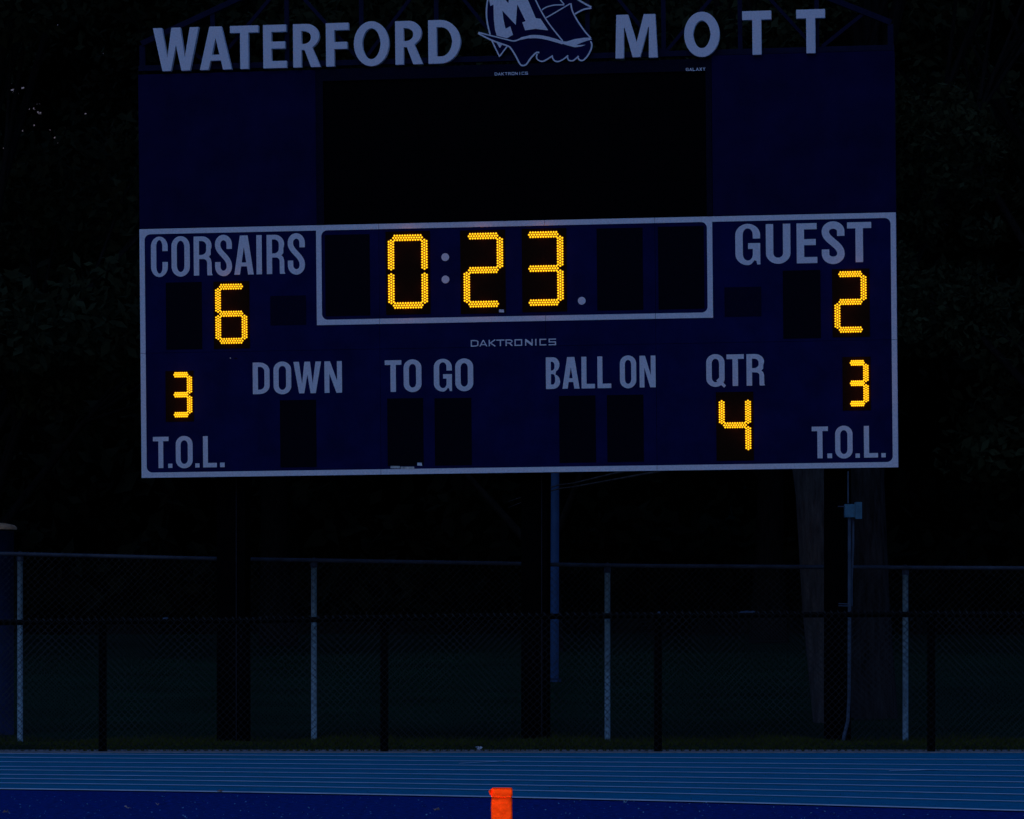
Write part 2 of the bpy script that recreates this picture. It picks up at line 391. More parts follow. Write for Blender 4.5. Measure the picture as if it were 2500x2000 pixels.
    if c == 'R':
        if ry > .4 or wide:      # humanist R with a diagonal leg
            o = [(0, 0), (s, 0), (s, .40 * Hh), (W * .42, .40 * Hh), (W - s * 1.15, 0), (W, 0), (W * .70, .45 * Hh)]
            o += arc(W * .50, .72 * Hh, W * .46, .28 * Hh, -50, 90, 14) + [(0, Hh)]
            return [[o, rr(s, .40 * Hh + b * .85, W * .96 - s, Hh - b, None, (W * .28, .14 * Hh), (W * .28, .14 * Hh), None)]]
        o = [(0, 0), (s, 0), (s, .42 * Hh)] + arc(W - s * 1.75, .42 * Hh - .10 * Hh, s * .72, .10 * Hh, 90, 0, 6) + [(W - s * 1.02, .05 * Hh), (W - s * .98, 0), (W, 0), (W * .955, .05 * Hh), (W * .945, .33 * Hh), (W * .90, .42 * Hh), (W * .80, .475 * Hh)]
        o += [(W * .90, .53 * Hh)] + arc(W * .95 - W * .5, .76 * Hh, W * .5, .24 * Hh, -25, 90, 12) + [(0, Hh)]
        return [[o, rr(s, .42 * Hh + b * .9, W * .95 - s, Hh - b, None, ((W * .95 - 2 * s) * .7, .12 * Hh), ((W * .95 - 2 * s) * .7, .12 * Hh), None)]]
    if c == 'K': return [[[(0, 0), (s, 0), (s, Hh), (0, Hh)]], [ribbon([(s * 1.05, .45 * Hh), (W - s * .6, Hh)], s)], [ribbon([(W * .35, .60 * Hh - s), (W - s * .5, 0)], s)]]
    if c == 'X': return [[ribbon([(s / 2, 0), (W - s / 2, Hh)], s)], [ribbon([(s / 2, Hh), (W - s / 2, 0)], s)]]
    if c == 'Y': return [[[((W - s) / 2, 0), ((W + s) / 2, 0), ((W + s) / 2, Hh * .45), ((W - s) / 2, Hh * .45)]], [ribbon([(W / 2, Hh * .45), (s / 2, Hh)], s)], [ribbon([(W / 2, Hh * .45), (W - s / 2, Hh)], s)]]
    raise ValueError(c)

def word(letters, zf, xr, yt, yb, parent, base, s, b, y0, y1, m, ry=0.25, wide=False, name='letter', over=True):
    """letters: (char, x0, x1) in picture coordinates of the crop zf; returns letter objects"""
    z1 = zf(xr, yt)[1]; z0 = zf(xr, yb)[1]; hh = z1 - z0
    for c, a, e in letters:
        xa = zf(a, (yt + yb) / 2)[0]; xe = zf(e, (yt + yb) / 2)[0]
        ov = hh * .018 if (c in 'OCGSQ' and over) else 0
        gs = glyph(c, xe - xa, hh + 2 * ov, s, b, ry, wide)
        mb = MB()
        for i, g in enumerate(gs):
            mb.prism([[(x + xa, z + z0 - ov) for x, z in ct] for ct in g], y0 - .0004 * i, y1)
        mb.build(name, m, parent, base=base)

# ------------------------------------------------------------------ lower scoreboard
Z5 = zl((750, 500), 3.593); Z4 = zl((320, 500), 3.593); Z6 = zl((1250, 500), 3.593); Z7 = zl((1650, 500), 3.593)
Z8 = zl((320, 850), 3.593); Y1 = zl((850, 820), 3.593); Y2 = zl((1300, 820), 3.593); Y3 = zl((1650, 820), 3.593)
BW = (BR - BL).length; BH = loc(340, 560)[1]
bd, bb = brd('football_scoreboard', 'wide navy electronic football scoreboard with white border and lit amber digits', 'scoreboard', BW / 2, 0)
zs = (loc(345, 863)[1] + loc(2190, 829)[1]) / 2
xA = loc(926, 700)[0]; xB = loc(1331, 700)[0]; xC = loc(1600, 700)[0]; g_ = .0015
def panel(x0, x1, z0, z1, m=M['navy_low'], name='cabinet_panel'):
    return MB().box(x0 + g_, x1 - g_, 0, .24, z0 + g_, z1 - g_).build(name, m, bd, base=bb)
for a, e in ((0, xA), (xA, xB), (xB, xC), (xC, BW)): panel(a, e, zs, BH)
for a, e in ((0, xA), (xA, xC), (xC, BW)): panel(a, e, 0, zs)
# border bars, split at the cabinet seams, with rounded inner corners
bw = .0525
cl0, cl1 = loc(773, 700)[0], loc(1740, 680)[0]; cz0 = (loc(773, 794)[1] + loc(1741, 776)[1]) / 2
Y0, Y1_ = -.004, 0.0
def bar(x0, x1, z0, z1, splits=(), horiz=True):
    ps = sorted([s_ for s_ in splits if (x0 if horiz else z0) < s_ < (x1 if horiz else z1)])
    ed = [x0 if horiz else z0] + ps + [x1 if horiz else z1]
    for i, (a, e) in enumerate(zip(ed, ed[1:])):
        a2 = a + (.0017 if i else 0); e2 = e - (.0017 if i < len(ed) - 2 else 0)
        mb = MB()
        mb.box(a2, e2, Y0, Y1_, z0, z1) if horiz else mb.box(x0, x1, Y0, Y1_, a2, e2)
        mb.build('border_strip', M['white'], bd, base=bb)
bar(0, BW, BH - bw, BH, (xA, xB, xC)); bar(0, BW, 0, bw, (xA, xC))
bar(0, bw, bw, BH - bw, (zs,), False); bar(BW - bw, BW, bw, BH - bw, (zs,), False)
bar(cl0, cl0 + bw, cz0, BH - bw, (), False); bar(cl1 - bw, cl1, cz0, BH - bw, (), False)
bar(cl0 + bw, cl1 - bw, cz0, cz0 + bw, (xA, xB, xC))
def fillet(x, z, sx, sz, r=.06):
    a = {(1, 1): 180, (-1, 1): 270, (-1, -1): 0, (1, -1): 90}[(sx, sz)]
    cx, cz = x + sx * r, z + sz * r
    pts = [(x, z)] + arc(cx, cz, r, r, a, a + 90, 8)
    MB().prism([pts], Y0, Y1_).build('border_corner', M['white'], bd, base=bb)
for x, z, sx, sz in ((bw, bw, 1, 1), (BW - bw, bw, -1, 1), (bw, BH - bw, 1, -1), (BW - bw, BH - bw, -1, -1),
                     (cl0 + bw, cz0 + bw, 1, 1), (cl1 - bw, cz0 + bw, -1, 1), (cl0 + bw, BH - bw, 1, -1), (cl1 - bw, BH - bw, -1, -1)):
    fillet(x, z, sx, sz)
# captions
cs = .052
word([('C', 175, 322), ('O', 355, 515), ('R', 550, 715), ('S', 737, 885), ('A', 905, 1075), ('I', 1100, 1147), ('R', 1190, 1352), ('S', 1375, 1525)],
     Z4, 950, 271, 614, bd, bb, .0545, .046, -.003, 0, M['white'])
word([('G', 522, 740), ('U', 790, 1005), ('E', 1060, 1240), ('S', 1280, 1480), ('T', 1503, 1715)],
     Z7, 1150, 163, 513, bd, bb, .073, .060, -.003, 0, M['white'], ry=.27)
word([('D', 1068, 1215), ('O', 1250, 1405), ('W', 1425, 1668), ('N', 1697, 1850)], Z8, 1459, 121, 398, bd, bb, .052, .044, -.003, 0, M['white'])
word([('T', 193, 330), ('.', 325, 362), ('O', 393, 540), ('.', 563, 600), ('L', 632, 752), ('.', 780, 820)], Z8, 500, 775, 1049, bd, bb, .049, .044, -.003, 0, M['white'])
word([('T', 322, 468), ('O', 487, 643), ('G', 752, 910), ('O', 940, 1097)], Y1, 395, 215, 492, bd, bb, .054, .046, -.003, 0, M['white'])
word([('B', 118, 242), ('A', 262, 412), ('L', 430, 547), ('L', 570, 690), ('O', 767, 910), ('N', 940, 1080)], Y2, 575, 182, 460, bd, bb, .0495, .044, -.003, 0, M['white'])
word([('Q', 1525, 1697), ('T', 1703, 1855), ('R', 1878, 2040)], Y2, 1780, 163, 440, bd, bb, .054, .046, -.003, 0, M['white'])
word([('T', 1193, 1335), ('.', 1328, 1370), ('O', 1398, 1550), ('.', 1575, 1613), ('L', 1650, 1773), ('.', 1802, 1840)], Y3, 1520, 793, 1071, bd, bb, .050, .044, -.003, 0, M['white'])
word([('D', 1435, 1502), ('A', 1510, 1580), ('K', 1592, 1655), ('T', 1660, 1730), ('R', 1740, 1805), ('O', 1819, 1886), ('N', 1912, 1978), ('I', 2000, 2011), ('C', 2038, 2098), ('S', 2118, 2183)],
     Z5, 1808, 1181, 1239, bd, bb, .0115, .0105, -.003, 0, M['white'], ry=.22, wide=True, over=False)
# round lamps drawn as the colon and the point
for zf, cx, cy in ((Z5, 1211, 460), (Z5, 1213, 656), (Z6, 612, 843)):
    x, z = zf(cx, cy); r = zf(cx + 34, cy)[0] - x
    MB().prism([arc(x, z, r, r, 0, 345, 23)], -.004, 0).build('clock_dot', M['white'], bd, base=bb)

# digits
SEG = {'0': 'abcdef', '2': 'abged', '3': 'abgcd', '4': 'fgbc', '6': 'afgedc'}
def seg_mesh(x0, x1, z0, z1, horiz, n, pitch_t, r, y):
    mb = MB(); halos = []
    for row in (-1, 0, 1):
        k = n + 1 if row == 0 else n
        for i in range(k):
            t = (i + (0 if row == 0 else .5)) / n
            if horiz: x = x0 + (x1 - x0) * t; z = (z0 + z1) / 2 + row * pitch_t
            else: z = z0 + (z1 - z0) * t; x = (x0 + x1) / 2 + row * pitch_t
            ring = [(x + r * math.cos(a), y, z + r * math.sin(a)) for a in [2 * math.pi * q / 8 for q in range(8)]]
            ring2 = [(x + .7 * r * math.cos(a), y - .004, z + .7 * r * math.sin(a)) for a in [2 * math.pi * q / 8 for q in range(8)]]
            halo = [(x + 1.30 * r * math.cos(a), y + .0008, z + 1.30 * r * math.sin(a)) for a in [2 * math.pi * q / 8 for q in range(8)]]
            halos.append((halo + [(p[0], p[1] + .0004, p[2]) for p in ring], [(q, (q + 1) % 8, 8 + (q + 1) % 8, 8 + q) for q in range(8)]))
            mb.add(ring + ring2 + [(x, y - .006, z)], [(q, (q + 1) % 8, 8 + (q + 1) % 8, 8 + q) for q in range(8)] + [(8 + q, 8 + (q + 1) % 8, 16) for q in range(8)])
    nled = len(mb.f)
    for v_, f_ in halos: mb.add(v_, f_)
    mb.nled = nled
    return mb
def digit(parent, base, ch, X0, X1, Z0, Z1, n, y=-.006):
    t = {11: .0445, 9: .040, 7: .0365}[n]; pt = t / 2; r = {11: .0095, 9: .0088, 7: .0084}[n]
    xl, xr_ = X0 + pt + r, X1 - pt - r; zb, zt = Z0 + pt + r, Z1 - pt - r; zm = (zb + zt) / 2; g = pt * 1.08
    P = {'a': (xl + g, xr_ - g, zt, zt, 1), 'd': (xl + g, xr_ - g, zb, zb, 1), 'g': (xl + g, xr_ - g, zm, zm, 1),
         'f': (xl, xl, zm + g, zt - g, 0), 'b': (xr_, xr_, zm + g, zt - g, 0), 'e': (xl, xl, zb + g, zm - g, 0), 'c': (xr_, xr_, zb + g, zm - g, 0)}
    for sgm in SEG[ch]:
        a = P[sgm]
        mb = seg_mesh(a[0], a[1], a[2], a[3], a[4], n, pt, r, y)
        o = mb.build('lit_segment', M['led'], parent, base=base); o.data.materials.append(M['led_halo'])
        o.data.materials.append(M['led_core'])
        # the light this lit segment throws on the face around it
        ld = bpy.data.lights.new('segment_light', 'POINT'); ld.energy = 0.018; ld.color = (1.0, 0.30, 0.01); ld.shadow_soft_size = 0.015
        lo_ = bpy.data.objects.new('segment_light', ld); COL.objects.link(lo_); lo_.parent = o
        lo_.location = ((a[0] + a[1]) / 2 - base[0], -.065 - base[1], (a[2] + a[3]) / 2 - base[2])
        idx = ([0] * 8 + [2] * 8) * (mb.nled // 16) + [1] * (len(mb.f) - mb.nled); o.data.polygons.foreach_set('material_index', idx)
def window(zf, x0, x1, y0, y1, name='digit_window'):
    a, e, z0, z1 = rect(zf, x0, x1, y0, y1)
    return MB().box(a, e, -.005, .0, z0, z1).build(name, M['face_poss' if name[0] == 'p' else 'face_off'], bd, base=bb)
window(Z5, 158, 550, 262, 975)
w0 = window(Z5, 690, 1080, 232, 962); w2 = window(Z5, 1345, 1740, 222, 955); w3 = window(Z6, 88, 480, 208, 940)
window(Z6, 745, 1148, 205, 925); window(Z6, 1283, 1685, 190, 915)
window(Z4, 307, 622, 680, 1268); w6 = window(Z4, 725, 1040, 672, 1262); window(Z4, 1222, 1535, 798, 1055, 'possession_window')
window(Z7, 940, 1270, 575, 1172); w2b = window(Z7, 1372, 1700, 562, 1160); window(Z7, 427, 750, 722, 980, 'possession_window')
w3b = window(Z8, 303, 550, 200, 645); w3c = window(Y3, 1462, 1710, 185, 655)
window(Z8, 1308, 1625, 455, 1045); window(Y1, 345, 660, 548, 1140); window(Y1, 760, 1083, 546, 1136)
window(Y2, 235, 555, 525, 1112); window(Y2, 655, 975, 518, 1106); w4 = window(Y2, 1612, 1940, 492, 1095)
def dg(parent, ch, zf, x0, x1, y0, y1, n):
    parent.data.materials.clear(); parent.data.materials.append(M['face'])
    a, e, z0, z1 = rect(zf, x0, x1, y0, y1); digit(parent, bb, ch, a, e, z0, z1, n)
dg(w0, '0', Z5, 710, 1058, 262, 911, 11); dg(w2, '2', Z5, 1372, 1720, 247, 900, 11); dg(w3, '3', Z6, 104, 452, 234, 886, 11)
dg(w6, '6', Z4, 740, 1020, 694, 1220, 9); dg(w2b, '2', Z7, 1391, 1674, 583, 1122, 9); dg(w4, '4', Y2, 1636, 1918, 527, 1042, 9)
dg(w3b, '3', Z8, 342, 537, 211, 608, 7); dg(w3c, '3', Y3, 1494, 1692, 214, 619, 7)
# bits of tape left on the windows
for zf, x0, x1, y0, y1, mm in ((Z5, 1683, 1728, 920, 943, 'white'), (Y1, 606, 650, 1114, 1138, 'white'), (Y1, 460, 583, 1149, 1167, 'tape'),
                               (Y1, 372, 458, 1143, 1162, 'tape'), (Z4, 868, 880, 1340, 1349, 'tape'), (Z4, 905, 935, 1345, 1350, 'face')):
    a, e, z0, z1 = rect(zf, x0, x1, y0, y1)
    MB().add([(a, -.0065, z0), (e, -.0075, z0 - .003), (e - .004, -.007, z1), (a + .002, -.009, z1 + .002)], [(0, 1, 2, 3)]).build('tape_scrap', M[mm], bd, base=bb)

# ------------------------------------------------------------------ video screen and blank side panels
xs0, xs1 = loc(772, 360)[0], loc(1738, 340)[0]
zt = (loc(772, 172)[1] + loc(1738, 141)[1]) / 2; zb_ = BH + .006
vd, vb = brd('video_display', 'large black unlit video screen in a dark frame above the clock', 'video screen', (xs0 + xs1) / 2, zb_)
MB().box(xs0 + .002, xs1 - .002, .03, .26, zb_, zt).build('cabinet', M['screen_frame'], vd, base=vb)
fx0, fx1 = loc(790, 360)[0], loc(1724, 340)[0]; fz1 = (loc(790, 194)[1] + loc(1724, 178)[1]) / 2
for a, e, z0, z1 in ((xs0 + .002, fx0, zb_, zt), (fx1, xs1 - .002, zb_, zt), (fx0, fx1, fz1, zt)):
    MB().box(a, e, -.012, .03, z0, z1).build('frame', M['screen_frame'], vd, base=vb)
nx_, nz_ = 8, 4
for i in range(nx_):
    for j in range(nz_):
        a = fx0 + (fx1 - fx0) * i / nx_; e = fx0 + (fx1 - fx0) * (i + 1) / nx_
        c0 = zb_ + (fz1 - zb_) * j / nz_; c1 = zb_ + (fz1 - zb_) * (j + 1) / nz_
        MB().box(a + .001, e - .001, .012, .03, c0 + .001, c1 - .001).build('screen_module', M['screen'], vd, base=vb)
W2 = zl((1100, 0), 5.39); W3 = zl((1400, 0), 2.536)
step = (1028 - 582) / 10.0
word([(c, 582 + step * i + (14 if c == 'I' else 0), 582 + step * (i + 1) - (8 if c != 'I' else 22)) for i, c in enumerate('DAKTRONICS')],
     W2, 805, 953, 991, vd, vb, .0052, .0052, -.014, -.012, M['line_near'], ry=.22, wide=True, over=False)
step = (822 - 697) / 6.0
word([(c, 697 + step * i, 697 + step * (i + 1) - 4) for i, c in enumerate('GALAXY')], W3, 760, 421, 440, vd, vb, .006, .0055, -.014, -.012, M['line_near'], ry=.22, wide=True, over=False)
lp, lb = brd('sign_panel', 'blank navy panel left of the black video screen', 'sign panel', xs0 / 2, zb_, 'blank navy panels beside the screen')
zL = (loc(345, 181)[1] + loc(770, 172)[1]) / 2; xL = loc(339, 380)[0]
MB().box(xL, xs0 - .002, 0.0, .2, zb_, zL).build('panel_sheet', M['navy'], lp, base=lb)
rp, rb = brd('sign_panel', 'blank navy panel right of the black video screen', 'sign panel', (xs1 + BW) / 2, zb_, 'blank navy panels beside the screen')
zR = (loc(1750, 137)[1] + loc(2180, 122)[1]) / 2; xR = loc(2184.5, 300)[0]
MB().box(xs1 + .002, xR, 0.0, .2, zb_, zR).build('panel_sheet', M['navy'], rp, base=rb)

# ------------------------------------------------------------------ header truss with the school name and ship emblem
hz = max(zt, zL, zR) + .006
th, tb = brd('name_sign', 'white WATERFORD MOTT letters and ship emblem on an open navy truss above the screen', 'sign', BW / 2, hz)
x0h, x1h = xL, xR
# bottom chord
MB().box(x0h, x1h, .02, .10, hz, hz + .055).build('truss_chord', M['truss'], th, base=tb)
def zc(x):     # top chord profile: two slopes and a flat crown
    e = loc(341, 106)[1]; s_ = .42; rise = min(x - x0h, x1h - x, 1.75) * s_
    return e + rise
tp = [(x0h + .03, zc(x0h)), (x0h + 1.75, zc(x0h + 1.75)), (x1h - 1.75, zc(x1h - 1.75)), (x1h - .03, zc(x1h))]
def member(p, q, wd, name='truss_brace', y=.03, dep=.05):
    MB().prism([ribbon([p, q], wd)], y, y + dep).build(name, M['truss'], th, base=tb)
for p, q in zip(tp, tp[1:]): member(p, q, .055, 'truss_chord', .02, .08)
bay = (x1h - x0h) / 10
for k in range(11):
    x = x0h + bay * k + (.035 if k == 0 else -.035 if k == 10 else 0)
    member((x, hz + .056), (x, zc(x) - .03), .055 if k in (0, 10) else .042, 'truss_post', .032, .045)
for k in range(11):
    if k in (2, 4, 6, 8):
        for dk in (-1, 1):
            xa, xb2 = x0h + bay * k, x0h + bay * (k + dk)
            member((xa, zc(xa) - .03), (xb2 - dk * .03, hz + .058), .034, y=.038 + .002 * dk, dep=.03)
member((x1h - bay + .05, hz + .058), (x1h - .30, zc(x1h - .30) - .03), .036, y=.04, dep=.03)
member((x0h + bay - .05, hz + .058), (x0h + .30, zc(x0h + .30) - .03), .036, y=.04, dep=.03)
W1 = zl((320, 0), 2.396)
word([('W', 135, 402), ('A', 407, 593), ('T', 585, 750), ('E', 778, 915), ('R', 953, 1112), ('F', 1145, 1278), ('O', 1308, 1513), ('R', 1550, 1710), ('D', 1743, 1932)],
     W1, 1000, 145, 398, th, tb, .084, .070, -.05, .018, M['white'], ry=.5)
word([('M', 262, 523), ('O', 688, 907), ('T', 1048, 1227), ('T', 1382, 1560)], W3, 880, 80, 350, th, tb, .088, .086, -.05, .018, M['white'], ry=.5)
# emblem: a sailing ship carrying the letter M
lg = lambda pts: [W2(x, y) for x, y in pts]
def smooth(pts, n=4):
    o = []
    for i in range(len(pts) - 1):
        p0 = pts[max(i - 1, 0)]; p1 = pts[i]; p2 = pts[i + 1]; p3 = pts[min(i + 2, len(pts) - 1)]
        for k in range(n):
            t = k / n
            o.append(tuple(.5 * (2 * p1[j] + (p2[j] - p0[j]) * t + (2 * p0[j] - 5 * p1[j] + 4 * p2[j] - p3[j]) * t * t + (3 * p1[j] - p0[j] - 3 * p2[j] + p3[j]) * t ** 3) for j in (0, 1)))
    return o + [pts[-1]]
back = [(495, -140), (475, 60), (470, 240), (500, 400), (520, 455), (365, 420), (372, 452), (535, 535), (650, 765), (760, 625), (850, 740), (920, 865), (960, 882), (1010, 860),
        (1070, 785), (1135, 715), (1145, 800), (1200, 828), (1260, 812), (1335, 775), (1370, 818), (1420, 828), (1490, 800), (1540, 770), (1560, 812), (1612, 818), (1675, 785),
        (1700, 808), (1748, 812), (1810, 755), (1862, 665), (1872, 590), (1868, 520), (1795, 430), (1700, 290), (1640, 195), (1750, 145), (1862, 128), (1872, 95), (1680, -12), (1480, -140), (1300, -330), (900, -360), (620, -300)]
emb = MB().prism([lg(back)], -.020, .018).build('emblem_panel', M['navy'], th, base=tb)
lw = .0155
def stroke(pts, wpx=18, sm=True, y=-.026):
    P = lg(smooth(pts) if sm else pts)
    ww = [q / 5.39 * .0041 for q in wpx] if isinstance(wpx, list) else wpx / 5.39 * .0041
    MB().prism([ribbon(P, ww)], y, -.020).build('emblem_line', M['white'], emb, base=tb)
stroke([(620, -290), (540, -160), (495, 0), (480, 100), (478, 220), (495, 340), (525, 460)], 20)
stroke([(1000, -250), (1120, 0), (1195, 150), (1300, 320), (1480, 545)], 17, y=-.0262)
stroke([(1205, 137), (1260, 102), (1350, 76), (1430, 70), (1500, 70)], 15, y=-.0264)
stroke([(1300, -200), (1445, 0), (1498, 60)], 15, y=-.0266)
stroke([(1260, 240), (1400, 160), (1580, 52)], 15, False, -.0268)
stroke([(1588, 50), (1600, 130), (1640, 220), (1700, 320), (1780, 430), (1850, 505)], 19)
stroke([(1380, -190), (1680, 0), (1780, 60), (1855, 98)], 22, y=-.0262)
stroke([(1856, 112), (1750, 132), (1640, 190)], 21, y=-.0264)
stroke([(545, 535), (600, 650), (650, 752)], 17, False); stroke([(652, 745), (700, 680), (748, 618)], 17, False, -.0262)
n1 = [(372, 432), (520, 470), (720, 520), (840, 545), (940, 512), (1050, 490), (1170, 490), (1300, 515), (1420, 550), (1480, 572)]
stroke(n1, [16] * 12 + [19] * 4 + [32] * 4 + [42] * 4 + [44] * 8 + [40] * 5, y=-.0268)
stroke([(368, 445), (520, 523), (640, 570), (760, 612), (800, 645), (860, 740), (920, 850), (960, 868), (1005, 848), (1060, 770), (1130, 700), (1172, 698)], 20, y=-.027)
stroke([(1146, 715), (1135, 750), (1150, 790), (1200, 813), (1250, 800), (1350, 738)], 18, y=-.0272)
stroke([(1340, 755), (1370, 803), (1420, 815), (1480, 790), (1552, 736)], 18, y=-.0262)
stroke([(1542, 756), (1560, 798), (1610, 805), (1650, 780), (1690, 742)], 18, y=-.0272)
stroke([(1680, 760), (1700, 793), (1745, 800), (1800, 750), (1850, 660), (1862, 590), (1845, 548)], 19, y=-.0264)
def blob(pts, y=-.026, name='emblem_shape'): MB().prism([lg(pts)], y, -.020).build(name, M['white'], emb, base=tb)
blob([(1470, 548), (1530, 553), (1640, 520), (1760, 503), (1835, 500), (1868, 524), (1800, 542), (1725, 568), (1655, 600), (1780, 595), (1720, 618), (1640, 628), (1540, 602), (1470, 580)], -.0256)
blob([(612, 572), (652, 638), (682, 594)])
blob([(505, -30), (530, -90), (650, -110), (722, 0), (765, 48), (785, -80), (980, -95), (1020, 0), (1125, 245), (1190, 255), (1290, 405), (1120, 386), (985, 405), (948, 300), (992, 285), (882, 62), (862, 335), (686, 146), (700, 262), (728, 385),
      (790, 352), (825, 465), (745, 508), (612, 475), (590, 400), (574, 260), (570, 66), (528, 85)], -.0258, 'letter')

# ------------------------------------------------------------------ steel columns
def column(pl, pr, label, conduit=None):
    xa, xb2 = loc(pl, 1300)[0], loc(pr, 1300)[0]; xc = (xa + xb2) / 2; wd = xb2 - xa
    base = BM @ Vector((xc, .52, 0)); g0 = gz(base.y)
    yaw = math.atan2(U.y, U.x)
    t = thing('steel_column', label, 'steel column', mw=Matrix.Translation((base.x, base.y, g0)) @ Matrix.Rotation(yaw, 4, 'Z'), group='black steel columns holding up the scoreboard')
    hgt = 7.0 - g0; h2 = wd / 2
    for ya in (-.15, .13): MB().box(-h2, h2, ya, ya + .02, 0, hgt).build('flange', M['beam'], t)
    MB().box(-.008, .008, -.13, .13, 0, hgt).build('web', M['beam'], t)
    if conduit is not None: MB().tube([(conduit, -.165, .1), (conduit, -.165, 2.9)], .006, 6).build('conduit', M['conduit_dark'], t)
    return t
column(512, 581, 'black steel column nearest the left end of the scoreboard', .06)
column(1262, 1325, 'black steel column under the middle of the scoreboard', .08)
column(2008, 2071, 'black steel column on the right, in front of the tree trunks')

# electrical box and conduits on the right column
D_ = 39.7
q = lambda x, y, d=D_: at(x, y, d)
bx0 = q(2063, 1265)
eb = thing('electrical_box', 'small pale teal electrical box on the right steel column', 'electrical box', loc=(bx0.x, D_, gz(D_)))
eo = (bx0.x, D_, gz(D_))
p0, p1 = q(2063, 1263), q(2092, 1231); MB().box(p0.x, p1.x, D_, D_ + .12, p0.z, p1.z, .004).build('box_body', M['box'], eb, base=eo)
p0, p1 = q(2088, 1267), q(2104, 1226); MB().box(p0.x, p1.x, D_ - .03, D_ + .1, p0.z, p1.z, .004).build('box_door', M['box'], eb, base=eo)
MB().tube([q(2070.5, 1150, D_ + .06), q(2070.5, 1229, D_ + .06)], .007, 6).build('conduit', M['conduit'], eb, base=eo)
MB().tube([q(2074, 1262, D_ + .05), q(2074, 1480, D_ + .05), q(2073, 1700, D_ + .05), q(2070, 1760, D_ + .03), q(2060, 1800, D_), q(2058, 1830, D_)], .017, 8).build('conduit', M['conduit'], eb, base=eo)
MB().tube([q(2083, 1264, D_ + .07), q(2083, 1330, D_ + .07), q(2079, 1420, D_ + .08), q(2079, 1480, D_ + .08)], .011, 8).build('conduit', M['conduit'], eb, base=eo)
MB().tube([q(2046, 1237, D_ - .01), q(2064, 1237, D_ + .02)], .006, 6).build('bracket', M['rail'], eb, base=eo)
for dy in (0, 5): MB().tube([q(2047, 1474 + dy, D_ + .02), q(2071, 1475 + dy, D_ + .02)], .006, 6).build('bracket', M['conduit'], eb, base=eo)

# ------------------------------------------------------------------ chain-link fences
def chain(x0, x1, zf0, zf1, pitch, y, r, barb=0.0):
    V = []
    n = int((x1 - x0) / pitch); half = pitch / 2
    for i in range(n):
        x = x0 + pitch * i + .012 * math.sin(i * .37) + .008 * math.sin(i * .11 + 1); zb = zf0(x); ztop = zf1(x)
        k = max(2, int(round((ztop - zb) / half)))
        prev = None
        for j in range(k + 1):
            px_ = x + (half * .5 if j % 2 else -half * .5) * 2.0 * .5 * 1.06 + (pitch * .5 if False else 0)
            px_ = x + (half * 1.04 if j % 2 else 0)
            p = np.array([px_ + nrg.normal(0, .0026), y + (.004 if j % 2 else -.004), zb + (ztop - zb) * j / k])
            if prev is not None:
                d = p - prev; L = np.linalg.norm(d); d /= L; e1 = np.array([0, 1.0, 0]); e2 = np.cross(d, e1)
                o = [e1 * r, -.5 * e1 * r + .87 * e2 * r, -.5 * e1 * r - .87 * e2 * r]
                for a, b_ in ((0, 1), (1, 2), (2, 0)):
                    V += [prev + o[a], prev + o[b_], p + o[b_], p + o[a]]
            prev = p
        # the second wire that closes the diamonds
        prev = None
        for j in range(k + 1):
            p = np.array([x + half + (half * 1.04 if not j % 2 else 0) + nrg.normal(0, .0026), y + (-.004 if j % 2 else .004), zb + (ztop - zb) * j / k])
            if prev is not None:
                d = p - prev; L = np.linalg.norm(d); d /= L; e1 = np.array([0, 1.0, 0]); e2 = np.cross(d, e1)
                o = [e1 * r, -.5 * e1 * r + .87 * e2 * r, -.5 * e1 * r - .87 * e2 * r]
                for a, b_ in ((0, 1), (1, 2), (2, 0)):
                    V += [prev + o[a], prev + o[b_], p + o[b_], p + o[a]]
            prev = p
        if barb:
            tx = x + half * .2; s_ = nrg.uniform(.7, 1.2) * barb
            a = np.array([tx, y - .012, ztop - .01]); b_ = np.array([tx - .020, y - .016, ztop + s_]); w_ = np.array([.0045, 0, .003])
            V += [a - w_, a + w_, b_ + w_, b_ - w_]
            a2 = np.array([tx - .024, y - .015, ztop - .002]); b2 = np.array([tx + .006, y - .012, ztop + s_ * .8])
            V += [a2 - w_ * .8, a2 + w_ * .8, b2 + w_ * .8, b2 - w_ * .8]
    return np.array(V)
# grey fence
GD = 42.0
rail_px = [(-1500, 1335), (0, 1352), (520, 1364.5), (1230, 1376), (1500, 1381.5), (2200, 1386), (4000, 1395)]
def grail(x):
    px_ = CX + x * F / GD
    return H + (HY - np.interp(px_, [a for a, _ in rail_px], [b for _, b in rail_px])) / F * GD
g0 = gz(GD)
gf = thing('chain_link_fence', 'tall galvanised grey chain link fence behind the scoreboard columns', 'fence', loc=(0, GD, g0))
gbx = (0, GD, g0)
xs_ = [(px_ - CX) / F * GD for px_ in (-1390, -670, 49, 766.5, 1483, 2210.5, 2935, 3655)]
for x in xs_:
    MB().tube([(x, GD, g0 - .1), (x, GD, grail(x) - .02)], .0295, 12).build('post', M['galv'], gf, True, base=gbx)
    MB().tube([(x, GD, grail(x) - .075), (x, GD, grail(x) - .03), (x, GD, grail(x) + .035)], [.035, .035, .012], 10).build('post_cap', M['rail'], gf, True, base=gbx)
rp_ = [(x, GD - .03, grail(x)) for x in np.linspace(xs_[0], xs_[-1], 40)]
MB().tube(rp_, .0205, 8).build('top_rail', M['rail'], gf, True, base=gbx)
Vc = chain(xs_[1], xs_[-2], lambda x: g0, lambda x: grail(x) + .03, .07, -.04, .0019); Vc[:, 2] -= g0
tag(np_mesh('wire_mesh', Vc, 4, M['wire'], gf), kind='stuff')
